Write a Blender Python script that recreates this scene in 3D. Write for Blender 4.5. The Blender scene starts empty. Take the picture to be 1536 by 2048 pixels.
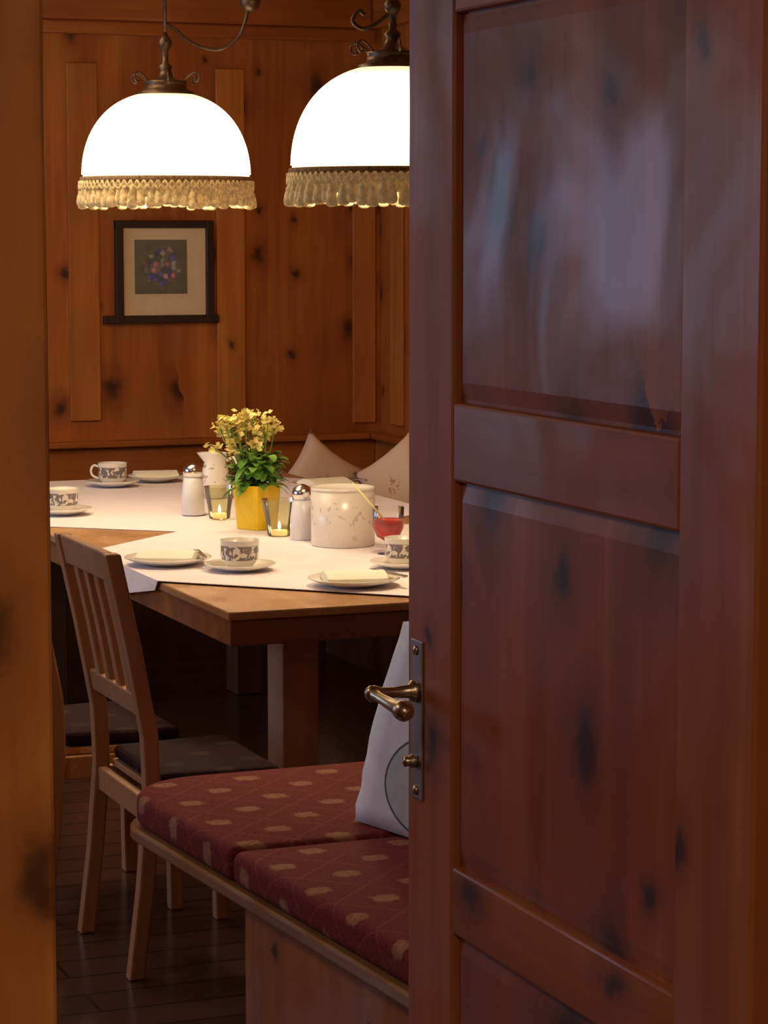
import bpy, bmesh, math, random
from mathutils import Vector, Matrix
random.seed(4)
D=bpy.data; SC=bpy.context.scene
SC.view_settings.view_transform='Standard'
A22=math.radians(22.0); CA,SA=math.cos(A22),math.sin(A22)
def C(l,d):  # plan position: metres to the side / ahead of the doorway viewpoint -> room axes
    return (l*CA+d*SA, -l*SA+d*CA)

# ---------------------------------------------------------------- materials
class N:
    def __init__(s,name):
        s.m=D.materials.new(name); s.m.use_nodes=True
        s.t=s.m.node_tree; s.b=s.t.nodes['Principled BSDF']
    def n(s,ty,**k):
        o=s.t.nodes.new(ty)
        for a,v in k.items(): setattr(o,a,v)
        return o
    def l(s,a,b): s.t.links.new(a,b)
    def math(s,op,a,b=None,c=None):
        o=s.n('ShaderNodeMath',operation=op)
        for i,v in enumerate((a,b,c)):
            if v is None: continue
            if isinstance(v,(int,float)): o.inputs[i].default_value=v
            else: s.l(v,o.inputs[i])
        return o.outputs[0]
    def mr(s,v,a,b,c=0.,d=1.,smooth=True):
        o=s.n('ShaderNodeMapRange'); o.interpolation_type='SMOOTHSTEP' if smooth else 'LINEAR'
        s.l(v,o.inputs[0])
        for i,x in enumerate((a,b,c,d)): o.inputs[i+1].default_value=x
        return o.outputs[0]
    def mix(s,f,a,b,mode='MIX'):
        o=s.n('ShaderNodeMix',data_type='RGBA',blend_type=mode)
        if isinstance(f,(int,float)): o.inputs[0].default_value=f
        else: s.l(f,o.inputs[0])
        for i,v in ((6,a),(7,b)):
            if isinstance(v,tuple): o.inputs[i].default_value=(*v,1)
            else: s.l(v,o.inputs[i])
        return o.outputs[2]
    def coords(s,rnd=True):
        tc=s.n('ShaderNodeTexCoord')
        if not rnd: return tc.outputs['Object']
        oi=s.n('ShaderNodeObjectInfo')
        a=s.n('ShaderNodeVectorMath',operation='MULTIPLY_ADD')
        s.l(tc.outputs['Object'],a.inputs[0]); a.inputs[1].default_value=(1,1,1)
        k=s.math('MULTIPLY',oi.outputs['Random'],9.0)
        cb=s.n('ShaderNodeCombineXYZ')
        for i in range(3): s.l(k,cb.inputs[i])
        s.l(cb.outputs[0],a.inputs[2]); return a.outputs[0]
    def noise(s,vec,scale=5,detail=4,dist=0,rough=.5):
        o=s.n('ShaderNodeTexNoise'); s.l(vec,o.inputs['Vector'])
        o.inputs['Scale'].default_value=scale;o.inputs['Detail'].default_value=detail
        o.inputs['Distortion'].default_value=dist;o.inputs['Roughness'].default_value=rough
        return o
    def scale(s,vec,v):
        o=s.n('ShaderNodeVectorMath',operation='MULTIPLY'); s.l(vec,o.inputs[0]); o.inputs[1].default_value=v
        return o.outputs[0]

def wood(name,light,mid,dark,axis='Z',knots=0.0,kscale=3.0,ksize=.13,rough=.45,board=0.0,rnd=True,bump=.06,kcol=None,coat=0.,spec=.5,rv=(.07,.16),kst=.88,wob=(.06,.05),big_s=.4):
    w=N(name); co=w.coords(rnd)
    lo=.55
    sc={'Z':(7,7,lo),'X':(lo,7,7),'Y':(7,lo,7)}[axis]
    fs={'Z':(60,60,2.2),'X':(2.2,60,60),'Y':(60,2.2,60)}[axis]
    n1=w.noise(w.scale(co,sc),1.0,5,1.2).outputs['Fac']
    n2=w.noise(w.scale(co,fs),1.0,3,.3).outputs['Fac']
    f=w.math('ADD',w.math('MULTIPLY',n1,.72),w.math('MULTIPLY',n2,.28))
    d2=tuple(.55*m_+.45*d_ for m_,d_ in zip(mid,dark))
    c=w.mix(w.mr(f,.34,.52),d2,mid); c=w.mix(w.mr(f,.5,.68),c,light)
    big=w.noise(co,1.9,3).outputs['Fac']
    c=w.mix(w.math('MULTIPLY',w.mr(big,.45,.7),big_s),c,dark)
    sx=w.n('ShaderNodeSeparateXYZ'); w.l(co,sx.inputs[0])
    x,y,z=sx.outputs
    ac,al={'Z':((x,y),z),'X':((y,z),x),'Y':((x,z),y)}[axis]
    ac=w.math('ADD',*ac)
    if board>0:
        fr=w.math('FRACT',w.math('DIVIDE',ac,board))
        e=w.math('MINIMUM',fr,w.math('SUBTRACT',1.0,fr))
        c=w.mix(w.mr(e,.0,.022,.75,0.),c,tuple(v*.25 for v in dark))
    if knots>0:
        cb=w.n('ShaderNodeCombineXYZ'); w.l(ac,cb.inputs[0]); w.l(w.math('MULTIPLY',al,.66),cb.inputs[1])
        wb=w.noise(co,16,4,.4,.62); a=w.n('ShaderNodeVectorMath',operation='MULTIPLY_ADD')
        w.l(wb.outputs['Color'],a.inputs[0]); a.inputs[1].default_value=(wob[0],wob[1],.0); w.l(cb.outputs[0],a.inputs[2])
        v=w.n('ShaderNodeTexVoronoi',voronoi_dimensions='2D'); w.l(a.outputs[0],v.inputs['Vector']); v.inputs['Scale'].default_value=kscale
        sp=w.n('ShaderNodeSeparateColor'); w.l(v.outputs['Color'],sp.inputs[0])
        on=w.math('GREATER_THAN',sp.outputs[0],1-knots)
        sz=w.math('MULTIPLY_ADD',w.math('POWER',sp.outputs[1],1.7),ksize*.9,ksize*.3)
        r=w.math('DIVIDE',v.outputs['Distance'],sz)
        halo=w.math('MULTIPLY',w.mr(r,.5,2.8,.65,0.),on)
        core=w.math('MULTIPLY',w.mr(r,.2,1.2,kst,0.),on)
        kc=kcol or tuple(q*.18 for q in dark)
        c=w.mix(halo,c,dark); c=w.mix(core,c,kc)
    w.l(c,w.b.inputs['Base Color'])
    w.l(w.mr(w.noise(co,3.3,3,.6).outputs['Fac'],.36,.64,rough-rv[0],rough+rv[1]),w.b.inputs['Roughness'])
    w.b.inputs['Specular IOR Level'].default_value=spec
    w.b.inputs['Coat Weight'].default_value=coat; w.b.inputs['Coat Roughness'].default_value=.28
    if bump:
        bp=w.n('ShaderNodeBump'); bp.inputs['Strength'].default_value=bump; bp.inputs['Distance'].default_value=.01
        w.l(f,bp.inputs['Height']); w.l(bp.outputs[0],w.b.inputs['Normal'])
    return w.m
def plain(name,col,rough=.5,metal=0.,trans=0.,emit=None,es=0.,noise=.06,nscale=25,ior=1.45,sheen=0.,bump=0.,bscale=20):
    w=N(name); co=w.coords(False)
    nz=w.noise(co,nscale,3).outputs['Fac']
    c=w.mix(w.mr(nz,.3,.7),tuple(max(0,v*(1-noise)) for v in col),tuple(min(1,v*(1+noise)) for v in col))
    w.l(c,w.b.inputs['Base Color'])
    i=w.b.inputs; i['Roughness'].default_value=rough;i['Metallic'].default_value=metal
    i['Transmission Weight'].default_value=trans; i['IOR'].default_value=ior; i['Sheen Weight'].default_value=sheen
    if emit: i['Emission Color'].default_value=(*emit,1); i['Emission Strength'].default_value=es
    if bump:
        bp=w.n('ShaderNodeBump'); bp.inputs['Strength'].default_value=bump; bp.inputs['Distance'].default_value=.02
        w.l(w.noise(co,bscale,4).outputs['Fac'],bp.inputs['Height']); w.l(bp.outputs[0],i['Normal'])
    return w.m
def thinglass(name,tint,diff=0.06,dcol=(.8,.8,.7)):
    w=N(name); w.t.nodes.remove(w.b)
    out=[n for n in w.t.nodes if n.type=='OUTPUT_MATERIAL'][0]
    tr=w.n('ShaderNodeBsdfTransparent'); tr.inputs[0].default_value=(*tint,1)
    gl=w.n('ShaderNodeBsdfGlossy'); gl.inputs['Roughness'].default_value=.06
    df=w.n('ShaderNodeBsdfDiffuse'); df.inputs[0].default_value=(*dcol,1)
    fr=w.n('ShaderNodeFresnel'); fr.inputs[0].default_value=1.5
    nz=w.noise(w.coords(False),18,2).outputs['Fac']
    m1=w.n('ShaderNodeMixShader'); w.l(w.mr(nz,.3,.7,diff*.7,diff*1.3),m1.inputs[0]); w.l(tr.outputs[0],m1.inputs[1]); w.l(df.outputs[0],m1.inputs[2])
    m2=w.n('ShaderNodeMixShader'); w.l(fr.outputs[0],m2.inputs[0]); w.l(m1.outputs[0],m2.inputs[1]); w.l(gl.outputs[0],m2.inputs[2])
    w.l(m2.outputs[0],out.inputs[0]); return w.m

WALLW=wood('pine_wall',(.60,.215,.034),(.46,.14,.019),(.22,.05,.007),'Z',.75,5.0,.17,.45)
BATT=wood('pine_batten',(.66,.265,.05),(.53,.185,.03),(.33,.085,.013),'Z',.2,5,.10,.42)
HORZ=wood('pine_rail',(.58,.21,.035),(.45,.135,.018),(.23,.052,.008),'X',.2,4,.08,.42)
HORY=wood('pine_rail_side',(.58,.21,.035),(.45,.135,.018),(.23,.052,.008),'Y',.2,4,.08,.42)
CEILW=wood('pine_ceiling',(.56,.24,.07),(.46,.17,.04),(.3,.1,.02),'Y',.2,3,.08,.5,board=.16)
KC=(.035,.02,.018)
DOORW=wood('door_stile_wood',(.52,.185,.062),(.41,.13,.042),(.21,.058,.02),'Z',.4,5,.15,.45,kcol=KC,rv=(.08,.12),kst=.85)
DOORH=wood('door_rail_wood',(.50,.17,.056),(.40,.12,.038),(.21,.058,.02),'Y',.12,4.5,.10,.45,kcol=KC,rv=(.08,.12),kst=.8)
DOORP=wood('door_panel_wood',(.46,.145,.048),(.35,.10,.033),(.16,.042,.015),'Z',.8,6.2,.24,.43,kcol=KC,rv=(.12,.12),kst=.92,wob=(.05,.045),big_s=.45)
POSTW=wood('door_casing_wood',(.66,.27,.055),(.53,.19,.034),(.28,.085,.015),'Z',.85,9,.28,.5,kcol=(.08,.03,.012),kst=.88)
TABW=wood('table_wood',(.58,.35,.18),(.49,.28,.13),(.37,.19,.08),'Y',0,3,.1,.3)
TABD=wood('table_edge_wood',(.34,.16,.065),(.27,.12,.045),(.17,.065,.024),'X',0,3,.1,.35)
LEGW=wood('table_leg_wood',(.6,.36,.18),(.5,.28,.14),(.36,.18,.08),'Z',0,3,.1,.4)
LEG_SHADE=wood('shaded_table_leg_wood',(.2,.1,.05),(.16,.08,.036),(.1,.05,.02),'Z',0,3,.1,.5)  # same leg wood, shade below the table top put into its colour
CHW=wood('chair_wood',(.62,.35,.16),(.5,.26,.115),(.36,.17,.07),'Z',0,3,.1,.42)
BENW=wood('bench_wood',(.56,.22,.045),(.45,.15,.026),(.25,.07,.012),'Z',.6,6,.16,.42)
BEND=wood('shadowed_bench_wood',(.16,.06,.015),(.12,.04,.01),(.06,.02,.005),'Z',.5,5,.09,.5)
BENR=wood('bench_rim_wood',(.46,.26,.11),(.36,.18,.07),(.22,.10,.035),'Y',0,5,.09,.3)
WHITE=plain('porcelain',(.82,.78,.7),.18,noise=.02)
CHROME=plain('chrome',(.75,.74,.72),.2,1.,noise=.03)
PLATEM=plain('dull_nickel',(.40,.36,.33),.45,1.,noise=.12)
BRASS=plain('aged_brass',(.58,.49,.34),.33,1.,noise=.15,nscale=60)
IRON=plain('dark_bronze',(.10,.065,.04),.42,.8,noise=.25,nscale=60)
GLASS=thinglass('clear_glass',(.96,.97,.96),.04)
GGLASS=thinglass('olive_tinted_glass',(.84,.83,.62),.14,(.6,.6,.35))
JUICE=plain('red_juice',(.75,.03,.02),.15,noise=.02,emit=(.7,.02,.01),es=.05)
SILV=plain('frosted_white_glass',(.74,.74,.76),.25,noise=.04)
YEL=plain('yellow_glaze',(.86,.6,.012),.3,noise=.05)
LEAF=plain('leaf_green',(.17,.36,.05),.45,noise=.5,nscale=18)
STEM=plain('stem_green',(.2,.35,.07),.5,noise=.2)
PETAL=plain('yellow_petals',(.94,.72,.24),.6,noise=.3,nscale=40)
CLOTH=plain('pink_white_linen',(.9,.83,.86),.85,noise=.02,nscale=8,bump=.15,bscale=9)
NAPK=plain('paper_napkin',(.93,.9,.76),.8,noise=.02,bump=.1,bscale=60)
PILL=[]
for nm,st in (('beige_linen',0.25),('embroidered_beige_linen',.7)):
    w=N(nm); co=w.coords(False)
    sx=w.n('ShaderNodeSeparateXYZ'); w.l(co,sx.inputs[0])
    d=w.math('SQRT',w.math('ADD',w.math('POWER',w.math('ADD',sx.outputs[0],-.0),2.),w.math('POWER',sx.outputs[2],2.)))
    nz=w.noise(co,55,3,.5).outputs['Fac']
    c=w.mix(w.math('MULTIPLY',w.mr(d,.05,.02),w.mr(nz,.52,.58,0,st)),(.92,.68,.44),(.5,.16,.1))
    w.l(c,w.b.inputs['Base Color']); w.b.inputs['Roughness'].default_value=.9
    PILL.append(w.m)
BAGM=plain('white_paper',(.80,.87,1.0),.6,noise=.03,bump=.2,bscale=7)
DISC=plain('grey_print',(.5,.57,.6),.6,noise=.1)
DISCE=plain('dark_print',(.07,.08,.10),.6)
# lit opal glass: bulb glow strongest at mid height, falling off toward collar and rim
w=N('opal_glass_lit'); co=w.coords(False); sx=w.n('ShaderNodeSeparateXYZ'); w.l(co,sx.inputs[0])
zz=sx.outputs[2]
g=w.math('MINIMUM',w.mr(zz,-.03,.10,1.0,9.),w.mr(zz,.14,.268,9.,.9))
w.b.inputs['Base Color'].default_value=(.9,.85,.75,1)
w.l(w.mix(w.mr(g,1.,6.),(1,.70,.40),(1,.76,.48)),w.b.inputs['Emission Color']); w.l(g,w.b.inputs['Emission Strength'])
SHADE=w.m
INNER=plain('opal_glass_inside',(.9,.85,.75),.4,emit=(1,.8,.5),es=2.0)
FRINGE=plain('gold_thread',(.78,.58,.29),1.0,noise=.4,nscale=70,emit=(1,.62,.25),es=.09)  # faint emission paints in lamp glow through the threads
BRAID=plain('dark_braid',(.30,.20,.10),.95,noise=.4,nscale=150)
for m_ in (FRINGE,BRAID): m_.node_tree.nodes['Principled BSDF'].inputs['Specular IOR Level'].default_value=.05
WAX=plain('wax',(.9,.8,.55),.5,emit=(1,.6,.2),es=.6)
FLAME=plain('flame',(1,.8,.3),.5,emit=(1,.7,.25),es=35)
BULB=plain('bulb_glass',(1,.9,.7),.3,emit=(1,.8,.5),es=10)
MATB=plain('passepartout',(.88,.74,.44),.8,noise=.03)
FRAMEM=wood('frame_wood',(.06,.025,.015),(.04,.018,.01),(.02,.01,.006),'Z',0,3,.1,.4)
PLASTER=plain('hall_plaster',(.5,.42,.34),.9,noise=.05,nscale=6)
WINF=plain('white_window_paint',(.7,.7,.68),.5)
STRAWM=plain('straw',(.9,.8,.35),.5)

def fabric(name,k):
    w=N(name); co=w.coords(False)
    sx=w.n('ShaderNodeSeparateXYZ'); w.l(co,sx.inputs[0]); x,y,z=sx.outputs
    x=w.math('ADD',x,z); K=1/.130; R2=math.sqrt(.5)
    u=w.math('MULTIPLY',w.math('ADD',x,y),K*R2); v=w.math('MULTIPLY',w.math('SUBTRACT',x,y),K*R2)
    fu=w.math('SUBTRACT',w.math('FRACT',u),.5); fv=w.math('SUBTRACT',w.math('FRACT',v),.5)
    nz=w.noise(co,95,3).outputs['Fac']
    p=w.math('MULTIPLY',w.math('ADD',fu,fv),.68); q=w.math('MULTIPLY',w.math('SUBTRACT',fu,fv),.80)
    r=w.math('POWER',w.math('ADD',w.math('POWER',w.math('ABSOLUTE',p),3.),w.math('POWER',w.math('ABSOLUTE',q),3.)),1/3)
    r=w.math('ADD',r,w.math('MULTIPLY',w.math('SUBTRACT',nz,.5),.26))
    mot=w.mr(r,.21,.15); lines=w.math('MAXIMUM',w.mr(w.math('ABSOLUTE',fu),.47,.49),w.mr(w.math('ABSOLUTE',fv),.47,.49))
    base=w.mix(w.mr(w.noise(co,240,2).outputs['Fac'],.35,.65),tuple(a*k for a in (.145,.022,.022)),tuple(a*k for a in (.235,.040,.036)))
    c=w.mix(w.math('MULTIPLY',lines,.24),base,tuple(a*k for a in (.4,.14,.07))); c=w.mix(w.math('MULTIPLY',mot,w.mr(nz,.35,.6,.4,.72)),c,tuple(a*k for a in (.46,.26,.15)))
    w.l(c,w.b.inputs['Base Color']); w.b.inputs['Roughness'].default_value=.9; w.b.inputs['Specular IOR Level'].default_value=.2
    return w.m
FAB=fabric('red_woven_upholstery',1.0); FAB_SHADE=fabric('shaded_red_woven_upholstery',.12)  # second is the same cloth with under-table shade darkened into its colour
def patterned(name,zlo,zhi,thr,col,sc):
    w=N(name); co=w.coords(False); sx=w.n('ShaderNodeSeparateXYZ'); w.l(co,sx.inputs[0])
    nz=w.noise(co,sc*1.4,3,1.).outputs['Fac']
    m=w.math('MULTIPLY',w.mr(nz,thr,thr+.03),w.math('MULTIPLY',w.mr(sx.outputs[2],zlo,zlo+.004),w.mr(sx.outputs[2],zhi,zhi-.004)))
    w.l(w.mix(w.math('MULTIPLY',m,.85),(.8,.75,.66),col),w.b.inputs['Base Color']); w.b.inputs['Roughness'].default_value=.2
    return w.m
CUPM=patterned('cup_floral_print',.022,.064,.44,(.09,.06,.07),42)
CANM=patterned('canister_floral_print',.02,.145,.60,(.55,.48,.45),26)
w=N('dark_floor'); co=w.coords(False)
b=w.n('ShaderNodeTexBrick'); w.l(co,b.inputs['Vector']); b.inputs['Scale'].default_value=1.0
b.inputs['Brick Width'].default_value=1.4;b.inputs['Row Height'].default_value=.13;b.inputs['Mortar Size'].default_value=.004
b.inputs['Color1'].default_value=(.075,.035,.022,1);b.inputs['Color2'].default_value=(.11,.05,.032,1);b.inputs['Mortar'].default_value=(.015,.008,.005,1)
nz=w.noise(w.scale(co,(2,30,1)),1,4).outputs['Fac']
w.l(w.mix(w.math('MULTIPLY',nz,.5),b.outputs['Color'],(.035,.018,.012)),w.b.inputs['Base Color']); w.b.inputs['Roughness'].default_value=.22
FLOORM=w.m
w=N('flower_print'); co=w.coords(False); sx=w.n('ShaderNodeSeparateXYZ'); w.l(co,sx.inputs[0])
d=w.math('SQRT',w.math('ADD',w.math('POWER',sx.outputs[0],2.),w.math('POWER',w.math('ADD',sx.outputs[2],.0),2.)))
v=w.n('ShaderNodeTexVoronoi'); w.l(co,v.inputs['Vector']); v.inputs['Scale'].default_value=42
sp=w.n('ShaderNodeSeparateColor'); w.l(v.outputs['Color'],sp.inputs[0])
cr=w.n('ShaderNodeValToRGB'); cr.color_ramp.interpolation='CONSTANT'
for i,(p,cc) in enumerate([(0,(.7,.32,.34)),(.22,(.5,.55,.45)),(.42,(.16,.13,.45)),(.58,(.14,.20,.09)),(.72,(.72,.45,.44)),(.86,(.22,.2,.5))]):
    e=cr.color_ramp.elements[i] if i<2 else cr.color_ramp.elements.new(p)
    e.position=p; e.color=(*cc,1)
w.l(sp.outputs[0],cr.inputs[0])
petal=w.mix(w.mr(v.outputs['Distance'],.25,.6,0.,.7),cr.outputs[0],(.10,.13,.07))
m=w.mr(w.math('ADD',d,w.math('MULTIPLY',w.noise(co,45,3).outputs['Fac'],.09)),.13,.105)
w.l(w.mix(m,w.mix(w.noise(co,25,3).outputs['Fac'],(.12,.12,.075),(.26,.25,.16)),petal),w.b.inputs['Base Color'])
PRINT=w.m

# ---------------------------------------------------------------- mesh helpers
def link(o,parent=None):
    SC.collection.objects.link(o)
    if parent: o.parent=parent
    return o
def obj_from_bm(name,bm,mat,parent=None,loc=(0,0,0),smooth=False,bevel=0,segs=2,sub=0):
    me=D.meshes.new(name); bmesh.ops.recalc_face_normals(bm,faces=bm.faces[:]); bm.to_mesh(me); bm.free()
    for m in (mat if isinstance(mat,(list,tuple)) else [mat]): me.materials.append(m)
    if smooth:
        for p in me.polygons: p.use_smooth=True
    o=D.objects.new(name,me); o.location=loc; link(o,parent)
    if bevel:
        b=o.modifiers.new('bevel','BEVEL'); b.width=bevel; b.segments=segs; b.limit_method='ANGLE'; b.angle_limit=math.radians(40)
    if sub:
        s=o.modifiers.new('sub','SUBSURF'); s.levels=sub; s.render_levels=sub
    return o
def bm_box(bm,lo,hi,mi=0):
    vs=[bm.verts.new((x,y,z)) for x in (lo[0],hi[0]) for y in (lo[1],hi[1]) for z in (lo[2],hi[2])]
    for f in ((0,1,3,2),(4,6,7,5),(0,4,5,1),(2,3,7,6),(0,2,6,4),(1,5,7,3)):
        bm.faces.new([vs[i] for i in f]).material_index=mi
def box(name,lo,hi,mat,parent=None,bevel=0,loc=(0,0,0)):
    bm=bmesh.new(); bm_box(bm,lo,hi); return obj_from_bm(name,bm,mat,parent,loc,bevel=bevel)
def boxes(name,lst,mat,parent=None,bevel=0,loc=(0,0,0)):
    bm=bmesh.new()
    for lo,hi in lst: bm_box(bm,lo,hi)
    return obj_from_bm(name,bm,mat,parent,loc,bevel=bevel)
def prism(name,pts,z0,z1,mat,parent=None,bevel=0,segs=3,smooth=False,loc=(0,0,0)):
    bm=bmesh.new(); a=[bm.verts.new((x,y,z0)) for x,y in pts]; b=[bm.verts.new((x,y,z1)) for x,y in pts]
    bm.faces.new(a[::-1]); bm.faces.new(b); n=len(pts)
    for i in range(n): bm.faces.new((a[i],a[(i+1)%n],b[(i+1)%n],b[i]))
    return obj_from_bm(name,bm,mat,parent,loc,bevel=bevel,segs=segs,smooth=smooth)
def bm_lathe(bm,prof,seg=40,cx=0,cy=0,mi=0):
    rings=[]
    for r,z in prof:
        if r<1e-6: rings.append([bm.verts.new((cx,cy,z))])
        else:
            rings.append([bm.verts.new((cx+r*math.cos(2*math.pi*i/seg),cy+r*math.sin(2*math.pi*i/seg),z)) for i in range(seg)])
    for A,B in zip(rings,rings[1:]):
        for i in range(seg):
            j=(i+1)%seg
            if len(A)==1 and len(B)==1: continue
            if len(A)==1: f=bm.faces.new((A[0],B[j],B[i]))
            elif len(B)==1: f=bm.faces.new((A[i],A[j],B[0]))
            else: f=bm.faces.new((A[i],A[j],B[j],B[i]))
            f.material_index=mi
def lathe(name,prof,mat,parent=None,loc=(0,0,0),seg=40,smooth=True):
    bm=bmesh.new(); bm_lathe(bm,prof,seg); return obj_from_bm(name,bm,mat,parent,loc,smooth=smooth)
def bm_tube(bm,pts,rad,seg=8,mi=0):
    pts=[Vector(p) for p in pts]; rads=rad if isinstance(rad,(list,tuple)) else [rad]*len(pts)
    rings=[]; up=None
    for i,p in enumerate(pts):
        t=(pts[min(i+1,len(pts)-1)]-pts[max(i-1,0)]).normalized()
        if up is None:
            up=t.orthogonal().normalized()
        up=(up-t*up.dot(t)).normalized(); s=t.cross(up)
        rings.append([bm.verts.new(p+(up*math.cos(2*math.pi*k/seg)+s*math.sin(2*math.pi*k/seg))*rads[i]) for k in range(seg)])
    for A,B in zip(rings,rings[1:]):
        for k in range(seg): bm.faces.new((A[k],A[(k+1)%seg],B[(k+1)%seg],B[k])).material_index=mi
    bm.faces.new(rings[0][::-1]).material_index=mi; bm.faces.new(rings[-1]).material_index=mi
def smoothpts(p,n=6):
    p=[Vector(q) for q in p]; out=[]
    for i in range(len(p)-1):
        a,b,c,d=p[max(i-1,0)],p[i],p[i+1],p[min(i+2,len(p)-1)]
        for k in range(n):
            t=k/n; out.append(.5*((2*b)+(c-a)*t+(2*a-5*b+4*c-d)*t*t+(3*b-a-3*c+d)*t**3))
    out.append(p[-1]); return out
def tube(name,pts,rad,mat,parent=None,seg=8,loc=(0,0,0)):
    bm=bmesh.new(); bm_tube(bm,pts,rad,seg); return obj_from_bm(name,bm,mat,parent,loc,smooth=True)
def bm_sweep(bm,pts,wx,wy):
    rings=[]
    for x,y,z in pts:
        rings.append([bm.verts.new((x+a*wx/2,y+b*wy/2,z)) for a,b in ((-1,-1),(1,-1),(1,1),(-1,1))])
    for A,B in zip(rings,rings[1:]):
        for k in range(4): bm.faces.new((A[k],A[(k+1)%4],B[(k+1)%4],B[k]))
    bm.faces.new(rings[0][::-1]); bm.faces.new(rings[-1])
def empty(name,loc,rot=0):
    o=D.objects.new(name,None); o.empty_display_size=.1; o.location=loc; o.rotation_euler=(0,0,rot); return link(o)
def meta(o,label,cat,group=None,kind=None):
    o['label']=label; o['category']=cat
    if group: o['group']=group
    if kind: o['kind']=kind
    return o
def struct(o,label=None):
    o['kind']='structure'
    if label: o['label']=label
    return o

# ---------------------------------------------------------------- room shell
XL,XR,YB,YP,YF,HC=-1.5,3.93,9.77,2.05,-1.6,2.62
struct(box('floor',(XL-.1,YF-.1,-.08),(XR+.1,YB+.1,0),FLOORM),'dark polished floorboards')['category']='floor'
struct(box('ceiling',(XL-.1,YF-.1,HC),(XR+.1,YB+.1,HC+.08),CEILW),'pine boarded ceiling')['category']='ceiling'
struct(box('wall_back',(XL-.1,YB,0),(XR+.1,YB+.1,HC),WALLW),'knotty pine panelled wall')['category']='wall'
struct(box('wall_right',(XR,YF,0),(XR+.1,YB,HC),WALLW),'knotty pine panelled wall')['category']='wall'
W0,W1,WZ0,WZ1=6.6,9.1,.95,2.3
struct(boxes('wall_left',[((XL-.1,YF,0),(XL,W0,HC)),((XL-.1,W1,0),(XL,YB,HC)),((XL-.1,W0,0),(XL,W1,WZ0)),((XL-.1,W0,WZ1),(XL,W1,HC))],WALLW),'pine panelled wall with window opening')['category']='wall'
struct(box('wall_front',(XL-.1,YF-.1,0),(XR+.1,YF,HC),PLASTER),'plain plastered hall wall')['category']='wall'
JX0,JX1=.526,1.262
struct(boxes('wall_middle',[((XL,YP+.005,0),(JX0-.09,YP+.095,HC)),((JX1+.1,YP+.005,0),(XR,YP+.095,HC)),((JX0-.09,YP+.005,2.16),(JX1+.1,YP+.095,HC))],WALLW),'partition wall with doorway')['category']='wall'
struct(box('trim_1',(JX0-.1,YP-.02,0),(JX0-.003,YP+.12,2.1),POSTW,bevel=.004),'knotty pine door casing')['category']='door casing'
struct(box('trim_2',(JX1,YP-.02,0),(JX1+.11,YP+.12,2.1),DOORW,bevel=.004),'dark pine door casing')['category']='door casing'
struct(box('trim_3',(JX0-.1,YP-.02,2.1),(JX1+.11,YP+.12,2.2),POSTW,bevel=.004),'pine door head casing')['category']='door casing'
tn=4
def trim(lo,hi,mat,lab='pine panel batten',bev=.004):
    global tn
    o=box('trim_%d'%tn,lo,hi,mat,bevel=bev); tn+=1; struct(o,lab)['category']='wall trim'
for x0,x1,z0,z1 in ((2.60,2.725,.9,2.31),(3.215,3.335,.86,2.30),(3.805,3.905,.86,2.30),(1.95,2.07,.9,2.31),(1.3,1.42,.9,2.31)):
    trim((x0,YB-.014,z0),(x1,YB,z1),BATT)
trim((XR-.014,9.5,.86),(XR,9.63,2.3),BATT)
trim((XR-.014,8.7,.86),(XR,8.82,2.3),BATT)
trim((XL,YB-.05,2.475),(XR-.05,YB,HC),HORZ,'pine cornice board',.012)
trim((XR-.05,YP+.1,2.475),(XR,YB,HC),HORY,'pine cornice board',.012)
trim((XL,YB-.03,2.42),(XR-.03,YB,2.475),HORZ,'dark pine cornice moulding',.01)
trim((XL,YB-.07,.795),(XR-.07,YB,.82),HORZ,'pine dado ledge',.006)
trim((XR-.07,YP+.1,.795),(XR,YB,.82),HORY,'pine dado ledge',.006)
trim((XL,YB-.035,.50),(XR-.035,YB,.795),HORZ,'pine bench back board',.006)
trim((XR-.035,YP+.1,.50),(XR,YB,.795),HORY,'pine bench back board',.006)
wr=empty('window_1',(XL-.05,(W0+W1)/2,WZ0)); struct(wr,'white framed casement window'); wr['category']='window'
hw=(W1-W0)/2; hh=WZ1-WZ0
boxes('window_frame',[((-.03,-hw,0),(.03,hw,.06)),((-.03,-hw,hh-.06),(.03,hw,hh)),((-.03,-hw,.06),(.03,-hw+.06,hh-.06)),((-.03,hw-.06,.06),(.03,hw,hh-.06)),((-.03,-.04,.06),(.03,.04,hh-.06))],WINF,wr)

# ---------------------------------------------------------------- the door (open at a right angle)
dr=empty('door_1',(1.235,2.10,0)); struct(dr,'open red-brown pine panel door'); dr['category']='door'
DW=.875; T=.042; DT=2.06
SL=.157;SR=.142
zr=[(.01,.22),(.775,.861),(1.345,1.442),(1.912,DT)]
for y0,y1 in ((0.0,SL),(DW-SR,DW)): box('stile',(0,y0,.01),(T,y1,DT),DOORW,dr,bevel=.004)
for z0,z1 in zr: box('rail',(.0008,SL,z0),(T-.0008,DW-SR,z1),DOORH,dr,bevel=.004)
def panel(z0,z1):
    y0,y1=SL-.006,DW-SR+.006
    bm=bmesh.new()
    def ring(x,m): return [bm.verts.new((x,a,b)) for a,b in ((y0+m*.6,z0+m),(y1-m*.6,z0+m),(y1-m*.6,z1-m),(y0+m*.6,z1-m))]
    R=[ring(.0125,0),ring(.012,.010),ring(.0085,.030)]
    bk=ring(.034,0)
    bm.faces.new(bk)
    for i in range(4): bm.faces.new((bk[i],bk[(i+1)%4],R[0][(i+1)%4],R[0][i]))
    for A,B in ((R[0],R[1]),(R[1],R[2])):
        for i in range(4): bm.faces.new((A[i],A[(i+1)%4],B[(i+1)%4],B[i]))
    bm.faces.new(R[2])
    return obj_from_bm('raised_panel',bm,DOORP,dr)
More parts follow.
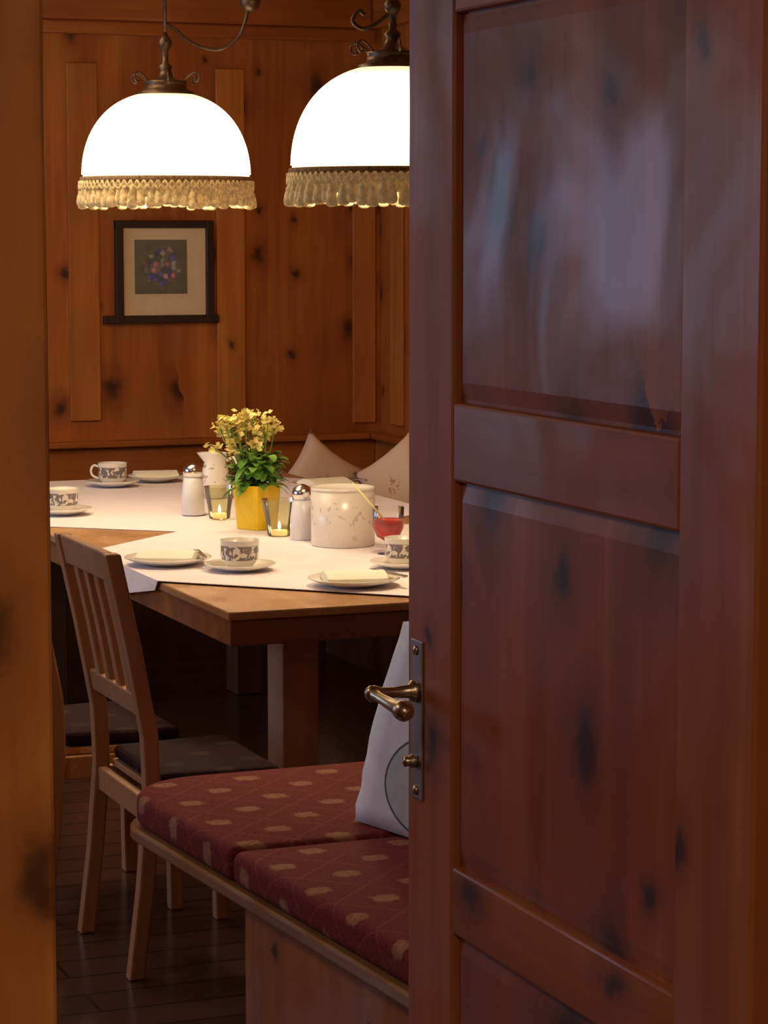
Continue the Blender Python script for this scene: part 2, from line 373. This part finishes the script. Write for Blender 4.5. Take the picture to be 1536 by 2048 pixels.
panel(1.437,1.917);panel(.856,1.350);panel(.215,.780)
py=DW-.035
bm=bmesh.new(); bm_box(bm,(-.003,py-.019,.925),(0.0,py+.019,1.132))
lp=obj_from_bm('lock_plate',bm,PLATEM,dr,bevel=.002); lp['label']='long silvery lock plate'
o=lathe('key_bolt',[(0,0),(.009,0),(.009,.006),(.006,.010),(.007,.016),(0,.018)],BRASS,lp,seg=16); o.matrix_local=Matrix.Translation((-.003,py,.975))@Matrix.Rotation(-math.pi/2,4,'Y')
for z in (.937,1.119):
    o=lathe('plate_screw',[(0,0),(.007,0),(.006,.003),(0,.004)],BRASS,lp,seg=12); o.matrix_local=Matrix.Translation((-.003,py,z))@Matrix.Rotation(-math.pi/2,4,'Y')
hz=1.066
bm=bmesh.new()
bm_tube(bm,[(-.003,py,hz),(-.009,py,hz),(-.013,py,hz),(-.035,py,hz),(-.052,py,hz),(-.060,py,hz),(-.066,py,hz),(-.072,py,hz)],[.015,.014,.009,.007,.008,.011,.011,.005],16)
bm_tube(bm,[(-.062,py+.015,hz),(-.062,py+.011,hz),(-.062,py,hz),(-.062,py-.02,hz-.001),(-.062,py-.06,hz-.003),(-.062,py-.085,hz-.004),(-.062,py-.092,hz-.004),(-.062,py-.103,hz-.004),(-.062,py-.112,hz-.004),(-.062,py-.117,hz-.004)],[.004,.008,.009,.0065,.008,.009,.012,.0135,.010,.003],16)
h=obj_from_bm('door_handle',bm,BRASS,dr,smooth=True); h['label']='brass lever handle with knob end'

# ---------------------------------------------------------------- table
TX0,TX1,TY0,TY1,TH=1.884,3.2,5.65,8.9,.75
tb=meta(empty('dining_table',((TX0+TX1)/2,(TY0+TY1)/2,0)),'long oak dining table with thick dark edge set for coffee','table')
a,b_=(TX1-TX0)/2,(TY1-TY0)/2
box('table_top',(-a,-b_,TH-.022),(a,b_,TH),TABW,tb,bevel=.004)
boxes('apron',[((-a+.006,-b_+.006,TH-.085),(a-.006,-b_+.04,TH-.0225)),((-a+.006,b_-.04,TH-.085),(a-.006,b_-.006,TH-.0225)),((-a+.006,-b_+.04,TH-.085),(-a+.04,b_-.04,TH-.0225)),((a-.04,-b_+.04,TH-.085),(a-.006,b_-.04,TH-.0225))],TABD,tb,bevel=.003)
for sx_ in (-1,1):
    for sy_ in (-1,1):
        cx,cy=sx_*(a-.30),sy_*(b_-.38)
        box('table_leg',(cx-.05,cy-.06,0.0),(cx+.05,cy+.06,TH-.0225),LEGW if (sx_<0 and sy_<0) else LEG_SHADE,tb,bevel=.006)
def cloth(name,pts,z,hang,label):
    bm=bmesh.new(); T_=.0018
    top=[bm.verts.new((x,y,z)) for x,y in pts]; f=bm.faces.new(top)
    for (p0,p1,tips) in hang:
        vs=[bm.verts.new((p0[0]-.004,p0[1],z)),bm.verts.new((p1[0]-.004,p1[1],z))]
        tt=[bm.verts.new(t) for t in tips]
        bm.faces.new([vs[0]]+tt+[vs[1]])
    bmesh.ops.remove_doubles(bm,verts=bm.verts[:],dist=.0045)
    bmesh.ops.triangulate(bm,faces=bm.faces[:])
    o=obj_from_bm(name,bm,CLOTH)
    s=o.modifiers.new('s','SOLIDIFY'); s.thickness=T_; s.offset=1
    return meta(o,label,'tablecloth','pale table linens laid on the table')
XE=TX0-.004
cloth('tablecloth',[(XE,7.55),(2.6,6.95),(3.2,7.5),(3.2,8.6),(2.95,8.88),(2.1,8.88),(XE,8.66)],TH+.0012,[((XE,7.55),(XE,8.66),[(XE-.006,7.75,.72),(XE-.012,8.1,.60),(XE-.006,8.55,.72)])],'pale pink-white cloth laid diagonally over the far table half')
cloth('tablecloth',[(XE,6.20),(2.42,5.66),(2.62,5.66),(3.2,6.2),(3.2,6.9),(2.55,7.5),(XE,6.86)],TH+.0042,[((XE,6.20),(XE,6.86),[(XE-.005,6.22,.728),(XE-.010,6.36,.705),(XE-.014,6.55,.675),(XE-.010,6.72,.71)])],'pale pink-white cloth with corner hanging over table edge')
ZT=TH+.0062

# ---------------------------------------------------------------- crockery
def saucer_prof(r,h=.018):
    return [(0,.0),(r*.5,.0),(r*.55,.003),(r*.8,h*.55),(r,h),(r*1.0,h+.002),(r*.97,h+.003),(r*.78,h*.55+.004),(r*.52,.006),(0,.006)]
def cup_saucer(l,d,rot,r=.095):
    x,y=C(l,d)
    meta(lathe('saucer',saucer_prof(r),WHITE,loc=(x,y,ZT)),'white porcelain saucer under a coffee cup','saucer','coffee saucers on the table')
    c=meta(empty('coffee_cup',(x,y,ZT+.0065),rot),'white coffee cup with dark floral print band','cup','floral coffee cups on the table')
    lathe('cup_body',[(0,0),(.028,0),(.032,.004),(.044,.016),(.050,.03),(.051,.074),(.0515,.076),(.049,.076),(.048,.03),(.042,.018),(.03,.008),(0,.007)],CUPM,c)
    hp=[Vector((.049,0,.062)),Vector((.066,0,.066)),Vector((.076,0,.05)),Vector((.07,0,.03)),Vector((.047,0,.02))]
    tube('handle',smoothpts(hp,5),.0042,WHITE,c)
cup_saucer(-.96,8.89,math.radians(180-22))
cup_saucer(-1.025,8.0,math.radians(60))
cup_saucer(-.383,6.65,math.radians(35))
cup_saucer(.052,6.70,math.radians(-10),r=.09)
def plate(l,d,r,rot=.3,knife=True):
    x,y=C(l,d); ph=.02
    meta(lathe('plate',saucer_prof(r,ph),WHITE,loc=(x,y,ZT)),'white porcelain dessert plate with folded napkin','plate','dessert plates on the table')
    def pz(q):
        q/=r
        if q<.52: return .006
        if q<.78: return .006+(ph*.55+.004-.006)*(q-.52)/.26
        return ph*.55+.004+(ph+.003-ph*.55-.004)*(q-.78)/.19
    bm=bmesh.new(); n=10; hx,hy=.078,.062
    V=[[bm.verts.new((-hx+2*hx*i/n,-hy+2*hy*j/n,0)) for j in range(n+1)] for i in range(n+1)]
    for row in V:
        for v in row: v.co.z=pz(min(math.hypot(v.co.x,v.co.y),r*.97))+.002
    U=[[bm.verts.new((v.co.x*.99,v.co.y*.99,max(v.co.z+.006,.024+.014*(1-(v.co.y/hy)**2)))) for v in row] for row in V]
    for i in range(n):
        for j in range(n):
            bm.faces.new((V[i][j],V[i][j+1],V[i+1][j+1],V[i+1][j])); bm.faces.new((U[i][j],U[i+1][j],U[i+1][j+1],U[i][j+1]))
    for i in range(n):
        for q in ((V[i][0],V[i+1][0],U[i+1][0],U[i][0]),(V[i][n],U[i][n],U[i+1][n],V[i+1][n]),(V[0][i],U[0][i],U[0][i+1],V[0][i+1]),(V[n][i],V[n][i+1],U[n][i+1],U[n][i])): bm.faces.new(q)
    o=obj_from_bm('napkin',bm,NAPK,None,(x,y,ZT)); o.rotation_euler=(0,0,rot)
    meta(o,'folded cream paper napkin on a plate','napkin','folded napkins on the plates')
    if knife:
        kx,ky=.088*math.cos(rot),.088*math.sin(rot)
        k=meta(empty('table_knife',(x+kx,y+ky,ZT+ph+.008),rot+.35),'silver table knife resting on a plate','knife','table knives on the plates')
        bm=bmesh.new(); bm_box(bm,(-.004,0.0,.0015),(.012,.09,.003)); obj_from_bm('blade',bm,CHROME,k,bevel=.0006)
        box('handle',(-.005,-.09,0),(.006,0.0,.006),CHROME,k,bevel=.002)
plate(-.824,9.07,.1,rot=-.2)
plate(-.207,8.79,.12,rot=.2)
plate(-.584,6.77,.118,rot=-.5)
plate(-.076,6.36,.118,rot=-.2)

def dispenser(l,d,h):
    x,y=C(l,d); e=meta(empty('sugar_dispenser',(x,y,ZT)),'pale frosted sugar dispenser with domed chrome lid','sugar dispenser','sugar dispensers on the table')
    k=h/.16
    lathe('dispenser_body',[(0,0),(.034,0),(.037,.004),(.036,.06*k),(.029,.125*k),(0,.126*k)],SILV,e)
    lathe('chrome_lid',[(.0285,.118*k),(.031,.118*k),(.031,.138*k),(.027,.15*k),(.016,.157*k),(.006,.162*k),(0,.163*k)],CHROME,e)
dispenser(-.607,7.98,.165); dispenser(-.238,7.33,.16)
def votive(l,d,s,lab):
    x,y=C(l,d); e=meta(empty('candle_holder',(x,y,ZT)),lab,'candle holder','glass candle holders on the table')
    lathe('glass_cup',[(0,.001),(.030*s,.001),(.033*s,.005),(.037*s,.04*s),(.049*s,.102*s)],GGLASS,e)
    lathe('candle',[(0,.0025),(.022*s,.0025),(.022*s,.018),(0,.018)],WAX,e)
    lathe('flame',[(0,.019),(.004,.024),(.0045,.03),(.002,.04),(0,.045)],FLAME,e,seg=12)
votive(-.515,7.86,1.0,'olive-tinted glass holder with a lit tealight'); votive(-.309,7.41,1.08,'flared olive-tinted glass holder with a lit tealight')
x,y=C(-.571,8.5); e=meta(empty('cream_pitcher',(x,y,ZT),math.radians(-30)),'cream porcelain pitcher with print beside the plant','pitcher')
PITM=patterned('pitcher_print',.05,.12,.56,(.35,.3,.1),26)
bm=bmesh.new(); bm_lathe(bm,[(0,0),(.036,0),(.046,.02),(.052,.05),(.046,.09),(.037,.12),(.042,.148),(.044,.152),(.04,.152),(.035,.12),(.043,.09),(.048,.05),(.04,.02),(0,.008)])
for v in bm.verts:
    if v.co.z>.12 and v.co.x<-.02: v.co.x-=(v.co.z-.12)*.6
obj_from_bm('pitcher_body',bm,PITM,e,smooth=True)
tube('handle',smoothpts([(.04,0,.125),(.066,0,.135),(.078,0,.1),(.07,0,.06),(.05,0,.04)],5),.0055,WHITE,e)
x,y=C(-.118,7.2); e=meta(empty('canister',(x,y,ZT)),'white cylindrical table waste canister with grey floral print','canister')
lathe('canister_body',[(0,0),(.088,0),(.092,.004),(.092,.158),(.089,.158),(.089,.006),(0,.0055)],CANM,e,seg=56)
lathe('rim_lid',[(0,.152),(.08,.152),(.0885,.1585),(.0925,.1585),(.0925,.166),(.089,.168),(.082,.162),(0,.160)],WHITE,e,seg=56)
x,y=C(.012,6.99); e=meta(empty('juice_goblet',(x,y,ZT)),'stemmed glass of red juice with straw','glass')
lathe('glass_bowl',[(0,.003),(.03,.002),(.006,.006),(.004,.012),(.004,.03),(.012,.038),(.032,.05),(.043,.076),(.044,.132)],GLASS,e)
lathe('juice',[(0,.0405),(.011,.0415),(.0305,.053),(.0415,.077),(.0422,.098),(0,.098)],JUICE,e)
L=Vector((-CA,SA,0))
tube('straw',[L*-.02+Vector((0,0,.06)),L*.10+Vector((0,0,.2))],.0032,STRAWM,e)
# potted plant
x,y=C(-.385,7.6); e=meta(empty('potted_kalanchoe',(x,y,ZT),.5),'yellow-flowering houseplant in a bright yellow square pot','potted plant')
bm=bmesh.new()
def sqring(r,z,n=6):
    out=[]
    for i in range(32):
        t=2*math.pi*i/32; c_,s_=math.cos(t),math.sin(t); k=(abs(c_)**n+abs(s_)**n)**(-1/n)
        out.append(bm.verts.new((r*k*c_,r*k*s_,z)))
    return out
rg=[sqring(.046,0),sqring(.048,.003),sqring(.058,.135),sqring(.055,.135),sqring(.052,.115)]
for A,B in zip(rg,rg[1:]):
    for i in range(32): bm.faces.new((A[i],A[(i+1)%32],B[(i+1)%32],B[i]))
bm.faces.new(rg[0][::-1]); bm.faces.new(rg[-1])
obj_from_bm('flower_pot',bm,YEL,e)
bm=bmesh.new(); bs=bmesh.new(); bf=bmesh.new()
def leaf(bm,p,dirv,L_,W_,droop=.3):
    d_=dirv.normalized(); s=d_.cross(Vector((0,0,1)))
    s=s.normalized() if s.length>.01 else Vector((1,0,0)); n_=s.cross(d_)
    prev=None
    for i in range(8):
        t=i/7; w_=W_*(math.sin(math.pi*min(.985,t*.92+.05))**.55)*(1+.14*(i%2)); c0=p+d_*L_*t-Vector((0,0,droop*L_*t*t))
        row=[bm.verts.new(c0-s*w_+n_*w_*.3),bm.verts.new(c0),bm.verts.new(c0+s*w_+n_*w_*.3)]
        if prev:
            for k in range(2): bm.faces.new((prev[k],prev[k+1],row[k+1],row[k]))
        prev=row
for i in range(190):
    an=random.uniform(0,6.283); el=random.uniform(-.3,1.0); rr=random.uniform(.01,.066)
    p=Vector((rr*math.cos(an),rr*math.sin(an),random.uniform(.125,.23)))
    leaf(bm,p,Vector((math.cos(an)*math.cos(el),math.sin(an)*math.cos(el),math.sin(el))),random.uniform(.03,.052),random.uniform(.010,.017),random.uniform(.2,.8))
LL=Vector((-math.cos(A22+.5),math.sin(A22+.5),0))
for i in range(32):
    an=random.uniform(0,6.283); rr=.096*math.sqrt(random.uniform(.0,1))
    zt=.35-.9*rr*random.uniform(.3,1.6)
    tip=Vector((rr*math.cos(an),rr*math.sin(an),zt))+LL*.034
    bm_tube(bs,smoothpts([(tip.x*.25,tip.y*.25,.13),(tip.x*.6,tip.y*.6,.2),tip],4),.0022,5)
    for j in range(18):
        q=tip+Vector((random.gauss(0,.012),random.gauss(0,.012),random.gauss(0,.009)))
        base_n=Vector((random.gauss(0,.7),random.gauss(0,.7),.8)).normalized(); o1=base_n.orthogonal().normalized(); o2=base_n.cross(o1)
        for k in range(4):
            a_=k*math.pi/2; dv=o1*math.cos(a_)+o2*math.sin(a_); sv=o1*-math.sin(a_)+o2*math.cos(a_); r_=.010
            vs=[bf.verts.new(v_) for v_ in (q,q+dv*r_*.6+sv*r_*.5+base_n*.001,q+dv*r_+base_n*.002,q+dv*r_*.6-sv*r_*.5+base_n*.001)]
            bf.faces.new(vs)
obj_from_bm('foliage',bm,LEAF,e,smooth=True); obj_from_bm('stems',bs,STEM,e,smooth=True); obj_from_bm('blossoms',bf,PETAL,e)

# ---------------------------------------------------------------- pendant lamps
def lamp(l,d,zr_,lab,sgn):
    x,y=C(l,d); e=meta(empty('pendant_lamp',(x,y,zr_)),lab,'pendant lamp','domed pendant lamps over the table')
    R,H=.258,.262; pr=[]
    for i in range(19):
        t=math.radians(2+(90-2-13)*i/18); pr.append((R*math.cos(t)**.84,H*math.sin(t)**.93))
    pi_=[(r_-.004,z_-.002) for r_,z_ in pr]
    lathe('lamp_shade',pr,SHADE,e,seg=64)
    lathe('shade_lining',[(pi_[0][0],.0)]+pi_[1:],INNER,e,seg=64)
    ztop=pr[-1][1]; rt=pr[-1][0]
    lathe('shade_braid',[(R-.003,-.012),(R+.004,-.012),(R+.006,-.005),(R+.004,.003),(R-.001,.004)],BRAID,e,seg=64)
    lathe('fringe_band',[(R-.014,-.012),(R-.003,-.012),(R-.003,-.060),(R-.012,-.060),(R-.014,-.012)],FRINGE,e,seg=64)
    bm=bmesh.new(); n=64
    for i in range(n):
        a_=2*math.pi*i/n+random.uniform(-.02,.02); cx,cy=(R-.001)*math.cos(a_),(R-.001)*math.sin(a_)
        jz=random.uniform(-.008,.006); jr=random.uniform(-.006,.008)
        cx*=1+jr/R; cy*=1+jr/R
        bm_lathe(bm,[(0,-.022),(.006,-.026),(.007,-.036+jz),(.011,-.043+jz),(.0105,-.047+jz),(.014,-.058+jz),(.0165,-.074+jz),(.0145,-.084+jz),(.006,-.088+jz),(0,-.087+jz)],9,cx,cy)
    obj_from_bm('tassel_fringe',bm,FRINGE,e,smooth=True)
    bm=bmesh.new(); n=80
    for q,(dz,rr) in enumerate(((-.010,.0038),(-.021,.0042))):
        for i in range(n):
            a_=2*math.pi*(i+q*.5)/n; a2=2*math.pi*(i+q*.5+1)/n
            P=[Vector(((R+.007)*math.cos(a_+(a2-a_)*t),(R+.007)*math.sin(a_+(a2-a_)*t),dz-.014*math.sin(math.pi*t))) for t in (0,.25,.5,.75,1)]
            bm_tube(bm,P,rr,5)
    obj_from_bm('looped_trim',bm,FRINGE,e,smooth=True)
    cc_=lathe('crown_cap',[(rt+.012,ztop-.008),(rt+.014,ztop+.004),(rt*.9,ztop+.012),(rt*.86,ztop+.03),(rt*.92,ztop+.036),(rt*.5,ztop+.042),(.024,ztop+.05),(.017,ztop+.07),(.022,ztop+.082),(.010,ztop+.092),(.010,ztop+.13),(.018,ztop+.14),(.022,ztop+.155),(.012,ztop+.17),(.008,ztop+.18),(0,ztop+.18)],IRON,e,seg=32)
    for i in range(6):
        a_=2*math.pi*i/6+.3; c_,s_=math.cos(a_),math.sin(a_)
        P=[(rt*.8,.034),(rt*1.05,.05),(rt*1.35,.062),(rt*1.55,.05),(rt*1.45,.034),(rt*1.3,.036),(rt*1.35,.046)]
        tube('scroll',smoothpts([(r_*c_,r_*s_,ztop+z_) for r_,z_ in P],4),.0028,IRON,cc_,seg=6)
    zc=HC-zr_
    tube('suspension_rod',[(0,0,ztop+.175),(0,0,zc-.02)],.006,IRON,e)
    lathe('ceiling_rose',[(0,zc-.045),(.015,zc-.045),(.05,zc-.015),(.055,zc-.0005),(0,zc-.0005)],IRON,e,seg=28)
    lathe('bulb',[(0,.06),(.02,.065),(.032,.09),(.028,.12),(.015,.15),(.015,.2),(0,.2)],BULB,e,seg=24)
    def Q(a_,z_): return Vector((a_*sgn*CA,-a_*sgn*SA,z_-zr_))
    if sgn>0: pts=[Q(.0,2.275),Q(.03,2.262),(Q(.08,2.22)),Q(.16,2.20),Q(.22,2.235),Q(.245,2.29),Q(.26,2.36)]
    else: pts=[Q(.0,2.2),Q(.04,2.17),Q(.075,2.155),Q(.1,2.175),Q(.085,2.2),Q(.07,2.19)]
    tube('cable_arm',smoothpts(pts,6),.0055,IRON,e)
    if sgn>0:
        tip=pts[-1]
        lathe('counterweight',[(0,0),(.016,0),(.028,.012),(.032,.03),(.028,.05),(.036,.06),(.036,.075),(.014,.085),(.01,.1),(0,.1)],IRON,e,loc=tip-Vector((0,0,.045)),seg=24)
        tube('weight_cord',[tip+Vector((0,0,.045)),Vector((tip.x,tip.y,zc-.002))],.004,IRON,e)
    else:
        lathe('pulley_housing',[(0,0),(.02,0),(.034,.015),(.036,.05),(.03,.075),(.02,.085),(.02,.12),(0,.12)],IRON,e,loc=(0,0,2.26-zr_),seg=24)
    ld=D.lights.new('lamp_bulb_light','POINT'); ld.energy=12.5; ld.color=(1,.79,.57); ld.shadow_soft_size=.04
    lo=D.objects.new('bulb_light',ld); lo.location=(0,0,.03); link(lo,e)
lamp(-.665,7.78,1.812,'lit domed opal glass pendant lamp with gold fringe',1)
lamp(.022,6.42,1.805,'lit domed pendant lamp with fringe, partly behind the door',-1)

# ---------------------------------------------------------------- framed picture
pf=meta(empty('framed_picture',(2.992,YB-.001,1.49)),'dark wooden framed flower picture with cream mat on wall','picture')
fw,fz=.205,.205
boxes('picture_frame',[((-fw,-.03,fz-.03),(fw,0,fz)),((-fw-.05,-.03,-fz),(fw+.02,0,-fz+.032)),((-fw,-.031,-fz-.0),(-fw+.032,-.001,fz+.0)),((fw-.032,-.031,-fz),(fw,-.001,fz))],FRAMEM,pf,bevel=.004)
box('mat_board',(-fw+.03,-.012,-fz+.03),(fw-.03,-.002,fz-.028),MATB,pf)
o=box('flower_print',(-.109,-.0135,-.108),(.109,-.0122,.108),PRINT,pf,loc=(-.014,0,.02))

# ---------------------------------------------------------------- chairs
def chair(x,y,lab):
    e=meta(empty('dining_chair',(x,y,0)),lab,'chair','wooden slat-back dining chairs')
    def bx(z):
        pts=[(0,-.215),(.2,-.19),(.42,-.172),(.55,-.178),(.75,-.215),(.97,-.262)]
        for (a0,b0),(a1,b1) in zip(pts,pts[1:]):
            if z<=a1: return b0+(b1-b0)*(z-a0)/(a1-a0)
        return pts[-1][1]
    def sw(name,y0,z0,z1,wx,wy,mat=CHW,bev=.005):
        bm=bmesh.new(); n=14; bm_sweep(bm,[(bx(z0+(z1-z0)*i/n),y0,z0+(z1-z0)*i/n) for i in range(n+1)],wx,wy)
        return obj_from_bm(name,bm,mat,e,bevel=bev)
    for s in (-1,1): sw('back_post',s*.205,0,.955,.036,.036)
    for z0,z1,wx in ((.885,.955,.024),(.585,.635,.022)): sw('back_rail',0,z0,z1,wx,.376)
    for i in range(4): sw('back_slat',-.126+.084*i,.63,.89,.014,.034,bev=.003)
    for s in (-1,1):
        bm=bmesh.new(); bm_sweep(bm,[(.12,s*.20,0),(.115,s*.2,.40)],.034,.036); obj_from_bm('front_leg',bm,CHW,e,bevel=.005)
        box('side_rail',(-.157,s*.2-.01,.345),(.10,s*.2+.01,.40),CHW,e,bevel=.003)
    box('seat_rail',(-.185,-.188,.345),(-.163,.188,.40),CHW,e,bevel=.003)
    box('front_rail',(.108,-.183,.345),(.128,.183,.40),CHW,e,bevel=.003)
    prism('seat',[(-.152,-.187),(.138,-.215),(.138,.215),(-.152,.187)],.401,.418,CHW,e,bevel=.004)
    prism('seat_cushion',[(-.15,-.185),(.135,-.205),(.135,.205),(-.15,.185)],.419,.453,FAB_SHADE,e,bevel=.015)
chair(1.748,5.475,'brown slat-back wooden chair with dark red patterned seat')
chair(1.672,6.00,'slat-back wooden chair tucked under the table')

# ---------------------------------------------------------------- near bench
bn=meta(empty('bench',(1.46,2.9,0)),'pine box bench with pale rounded seat board','bench')
def fx(y,x0=1.46): return x0+max(0,4.93-y)*.073   # front edge runs slightly out of square
def outline(x0,x1,y0,y1,r):
    p=[(fx(y0,x0),y0),(x1,y0),(x1,y1)]
    for i in range(9):
        a_=math.pi/2+ (math.pi/2)*i/8; p.append((x0+r+r*math.cos(a_),y1-r+r*math.sin(a_)))
    return p
BX=1.46
prism('seat_board',[(x-1.46,y-2.9) for x,y in outline(BX-.012,2.1,2.95,5.15,.17)],.385,.412,BENR,bn,bevel=.006)
prism('base_cabinet',[(fx(2.96,1.49)-1.46,2.96-2.9),(2.08-1.46,2.96-2.9),(2.08-1.46,4.47-2.9),(fx(4.47,1.485)-1.46,4.47-2.9)],0,.3845,BENW,bn,bevel=.004)
box('bench_leg',(1.98-1.46,5.02-2.9,0),(2.04-1.46,5.08-2.9,.3845),BENW,bn,bevel=.004)
def cushion(pts,z0,z1,lab,bev=.02,mat=None):
    o=prism('bench_cushion',pts,z0,z1,mat or FAB,bevel=bev,segs=5)
    for p in o.data.polygons: p.use_smooth=True
    return meta(o,lab,'cushion','red patterned bench cushions')
cushion(outline(BX,2.08,4.482,5.14,.17),.4125,.482,'dark red patterned seat cushion with rounded corner on bench')
cushion([(fx(2.98),2.98),(2.08,2.98),(2.08,4.475),(fx(4.475),4.475)],.4125,.479,'dark red patterned seat cushion on bench beneath paper bag')
b2=meta(empty('bench',(2.9,9.47,0)),'pine wall bench under the back panelling','bench','wall benches around the table')
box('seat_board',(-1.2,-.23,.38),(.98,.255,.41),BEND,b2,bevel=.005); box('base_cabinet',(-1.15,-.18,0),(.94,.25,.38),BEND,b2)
b3=meta(empty('bench',(3.66,7.2,0)),'pine wall bench along the side panelling','bench','wall benches around the table')
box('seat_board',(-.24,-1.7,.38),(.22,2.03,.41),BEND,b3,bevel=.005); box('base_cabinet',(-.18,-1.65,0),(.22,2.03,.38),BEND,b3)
cushion([(1.72,9.25),(3.4,9.25),(3.4,9.72),(1.72,9.72)],.4105,.45,'dark red patterned seat cushion on the wall bench',mat=FAB_SHADE)
cushion([(3.43,5.55),(3.87,5.55),(3.87,9.2),(3.43,9.2)],.4105,.45,'dark red patterned seat cushion on the side bench',mat=FAB_SHADE)
def pillow(loc,rot,lab,s=.165,th=.055,mat=None):
    bm=bmesh.new(); n=14; V={}
    for side in (1,-1):
        for i in range(n+1):
            for j in range(n+1):
                u=2*i/n-1; v=2*j/n-1; edge=(i in (0,n) or j in (0,n))
                if side==-1 and edge: V[side,i,j]=V[1,i,j]; continue
                pinch=1-.16*(1-v*v)*abs(u)**3 ; pz=1-.16*(1-u*u)*abs(v)**3
                t=th*((1-u**4)*(1-v**4))**.55*side
                V[side,i,j]=bm.verts.new((u*s*pinch,t,v*s*pz))
        for i in range(n):
            for j in range(n):
                bm.faces.new((V[side,i,j],V[side,i+1,j],V[side,i+1,j+1],V[side,i,j+1]))
    o=obj_from_bm('scatter_pillow',bm,mat,smooth=True); o.location=loc
    o.rotation_euler=rot
    return meta(o,lab,'pillow','beige embroidered pillows on the corner bench')
pillow((3.56,9.50,.656),(math.radians(-12),math.radians(36),math.radians(-8)),'plain beige linen pillow leaning on the bench back',s=.148,mat=PILL[0])
pillow((3.665,8.90,.684),(math.radians(-10),math.radians(-36),math.radians(-50)),'beige embroidered pillow with reddish motif leaning in corner',s=.163,mat=PILL[1])

# ---------------------------------------------------------------- paper bag on bench
bg=meta(empty('paper_bag',(1.93,4.41,.484),math.radians(14)),'white paper carrier bag with round grey emblem on bench','bag')
bm=bmesh.new(); rows=[]
nz_=12
for k in range(nz_+1):
    t=k/nz_; zz=.40*t; hx=.082*(1-t**1.3)+.004; hy=.212-.05*t**1.5
    P=[]
    for i in range(8): P.append((-hx,-hy+2*hy*i/8))
    for i in range(3): P.append((-hx+2*hx*i/3,hy-(.025*t if i else 0)))
    for i in range(8): P.append((hx,hy-2*hy*i/8))
    for i in range(3): P.append((hx-2*hx*i/3,-hy+(.025*t if i else 0)))
    rnd_=random.Random(k)
    rows.append([bm.verts.new((px_+(rnd_.uniform(-.004,.004) if 0<k<nz_ else 0),py_+rnd_.uniform(-.003,.003),zz)) for px_,py_ in P])
for A,B in zip(rows,rows[1:]):
    for i in range(len(A)): bm.faces.new((A[i],A[(i+1)%len(A)],B[(i+1)%len(A)],B[i]))
bm.faces.new(rows[0][::-1])
o=obj_from_bm('bag_body',bm,BAGM,bg,smooth=True)
def face_x(z): t=z/.40; return -(.082*(1-t**1.3)+.004)
def disc(name,cy,cz,ry,rz,off,mat):
    bm=bmesh.new(); n=40; R=[]
    for q in range(0,6):
        R.append([bm.verts.new((face_x(cz+rz*q/5*math.sin(2*math.pi*i/n))-off,cy+ry*q/5*math.cos(2*math.pi*i/n),cz+rz*q/5*math.sin(2*math.pi*i/n))) for i in range(n)] if q else [bm.verts.new((face_x(cz)-off,cy,cz))])
    for i in range(n): bm.faces.new((R[0][0],R[1][i],R[1][(i+1)%n]))
    for q in range(1,5):
        for i in range(n): bm.faces.new((R[q][i],R[q+1][i],R[q+1][(i+1)%n],R[q][(i+1)%n]))
    return obj_from_bm(name,bm,mat,bg)
disc('emblem_ring',-.035,.105,.16,.10,.0055,DISCE); disc('emblem',-.035,.105,.153,.095,.0065,DISC)
tube('bag_handle',smoothpts([(-.006,-.08,.37),(-.012,-.07,.43),(-.012,0,.46),(-.012,.06,.43),(-.006,.07,.37)],5),.003,BAGM,bg)

# ---------------------------------------------------------------- lights
def area(name,loc,rot,sx_,sy_,e,col):
    l=D.lights.new(name,'AREA'); l.shape='RECTANGLE'; l.size=sx_; l.size_y=sy_; l.energy=e; l.color=col
    o=D.objects.new(name,l); o.location=loc; o.rotation_euler=rot; link(o); return o
area('window_daylight',(XL-.25,(W0+W1)/2,(WZ0+WZ1)/2),(0,-math.pi/2,0),1.35,2.5,44,(.54,.68,1))
area('added_room_fill',(1.3,7.2,2.55),(0,0,0),1.2,1.2,24,(1,.74,.44))  # unseen overhead fill, added for even warm ambient on the walls
area('added_side_fill',(-.6,4.3,2.5),(0,math.radians(-25),0),.6,.6,8,(1,.78,.58))  # unseen warm fill added to brighten door face, bench and chairs
area('hall_ceiling_light',(-.3,.3,2.5),(0,0,0),.5,.5,26,(1,.74,.55))
W=D.worlds.new('World'); SC.world=W; W.use_nodes=True
W.node_tree.nodes['Background'].inputs[0].default_value=(.35,.5,.9,1); W.node_tree.nodes['Background'].inputs[1].default_value=.3

# ---------------------------------------------------------------- camera
cd=D.cameras.new('camera'); cam=D.objects.new('camera',cd); link(cam)
cd.sensor_fit='VERTICAL'; cd.sensor_height=36; cd.lens=5050/2048*36; cd.clip_start=.05
cam.location=(0,0,1.65); p=math.atan(.111)
cam.rotation_euler=(math.pi/2-p,0,-A22)
SC.camera=cam
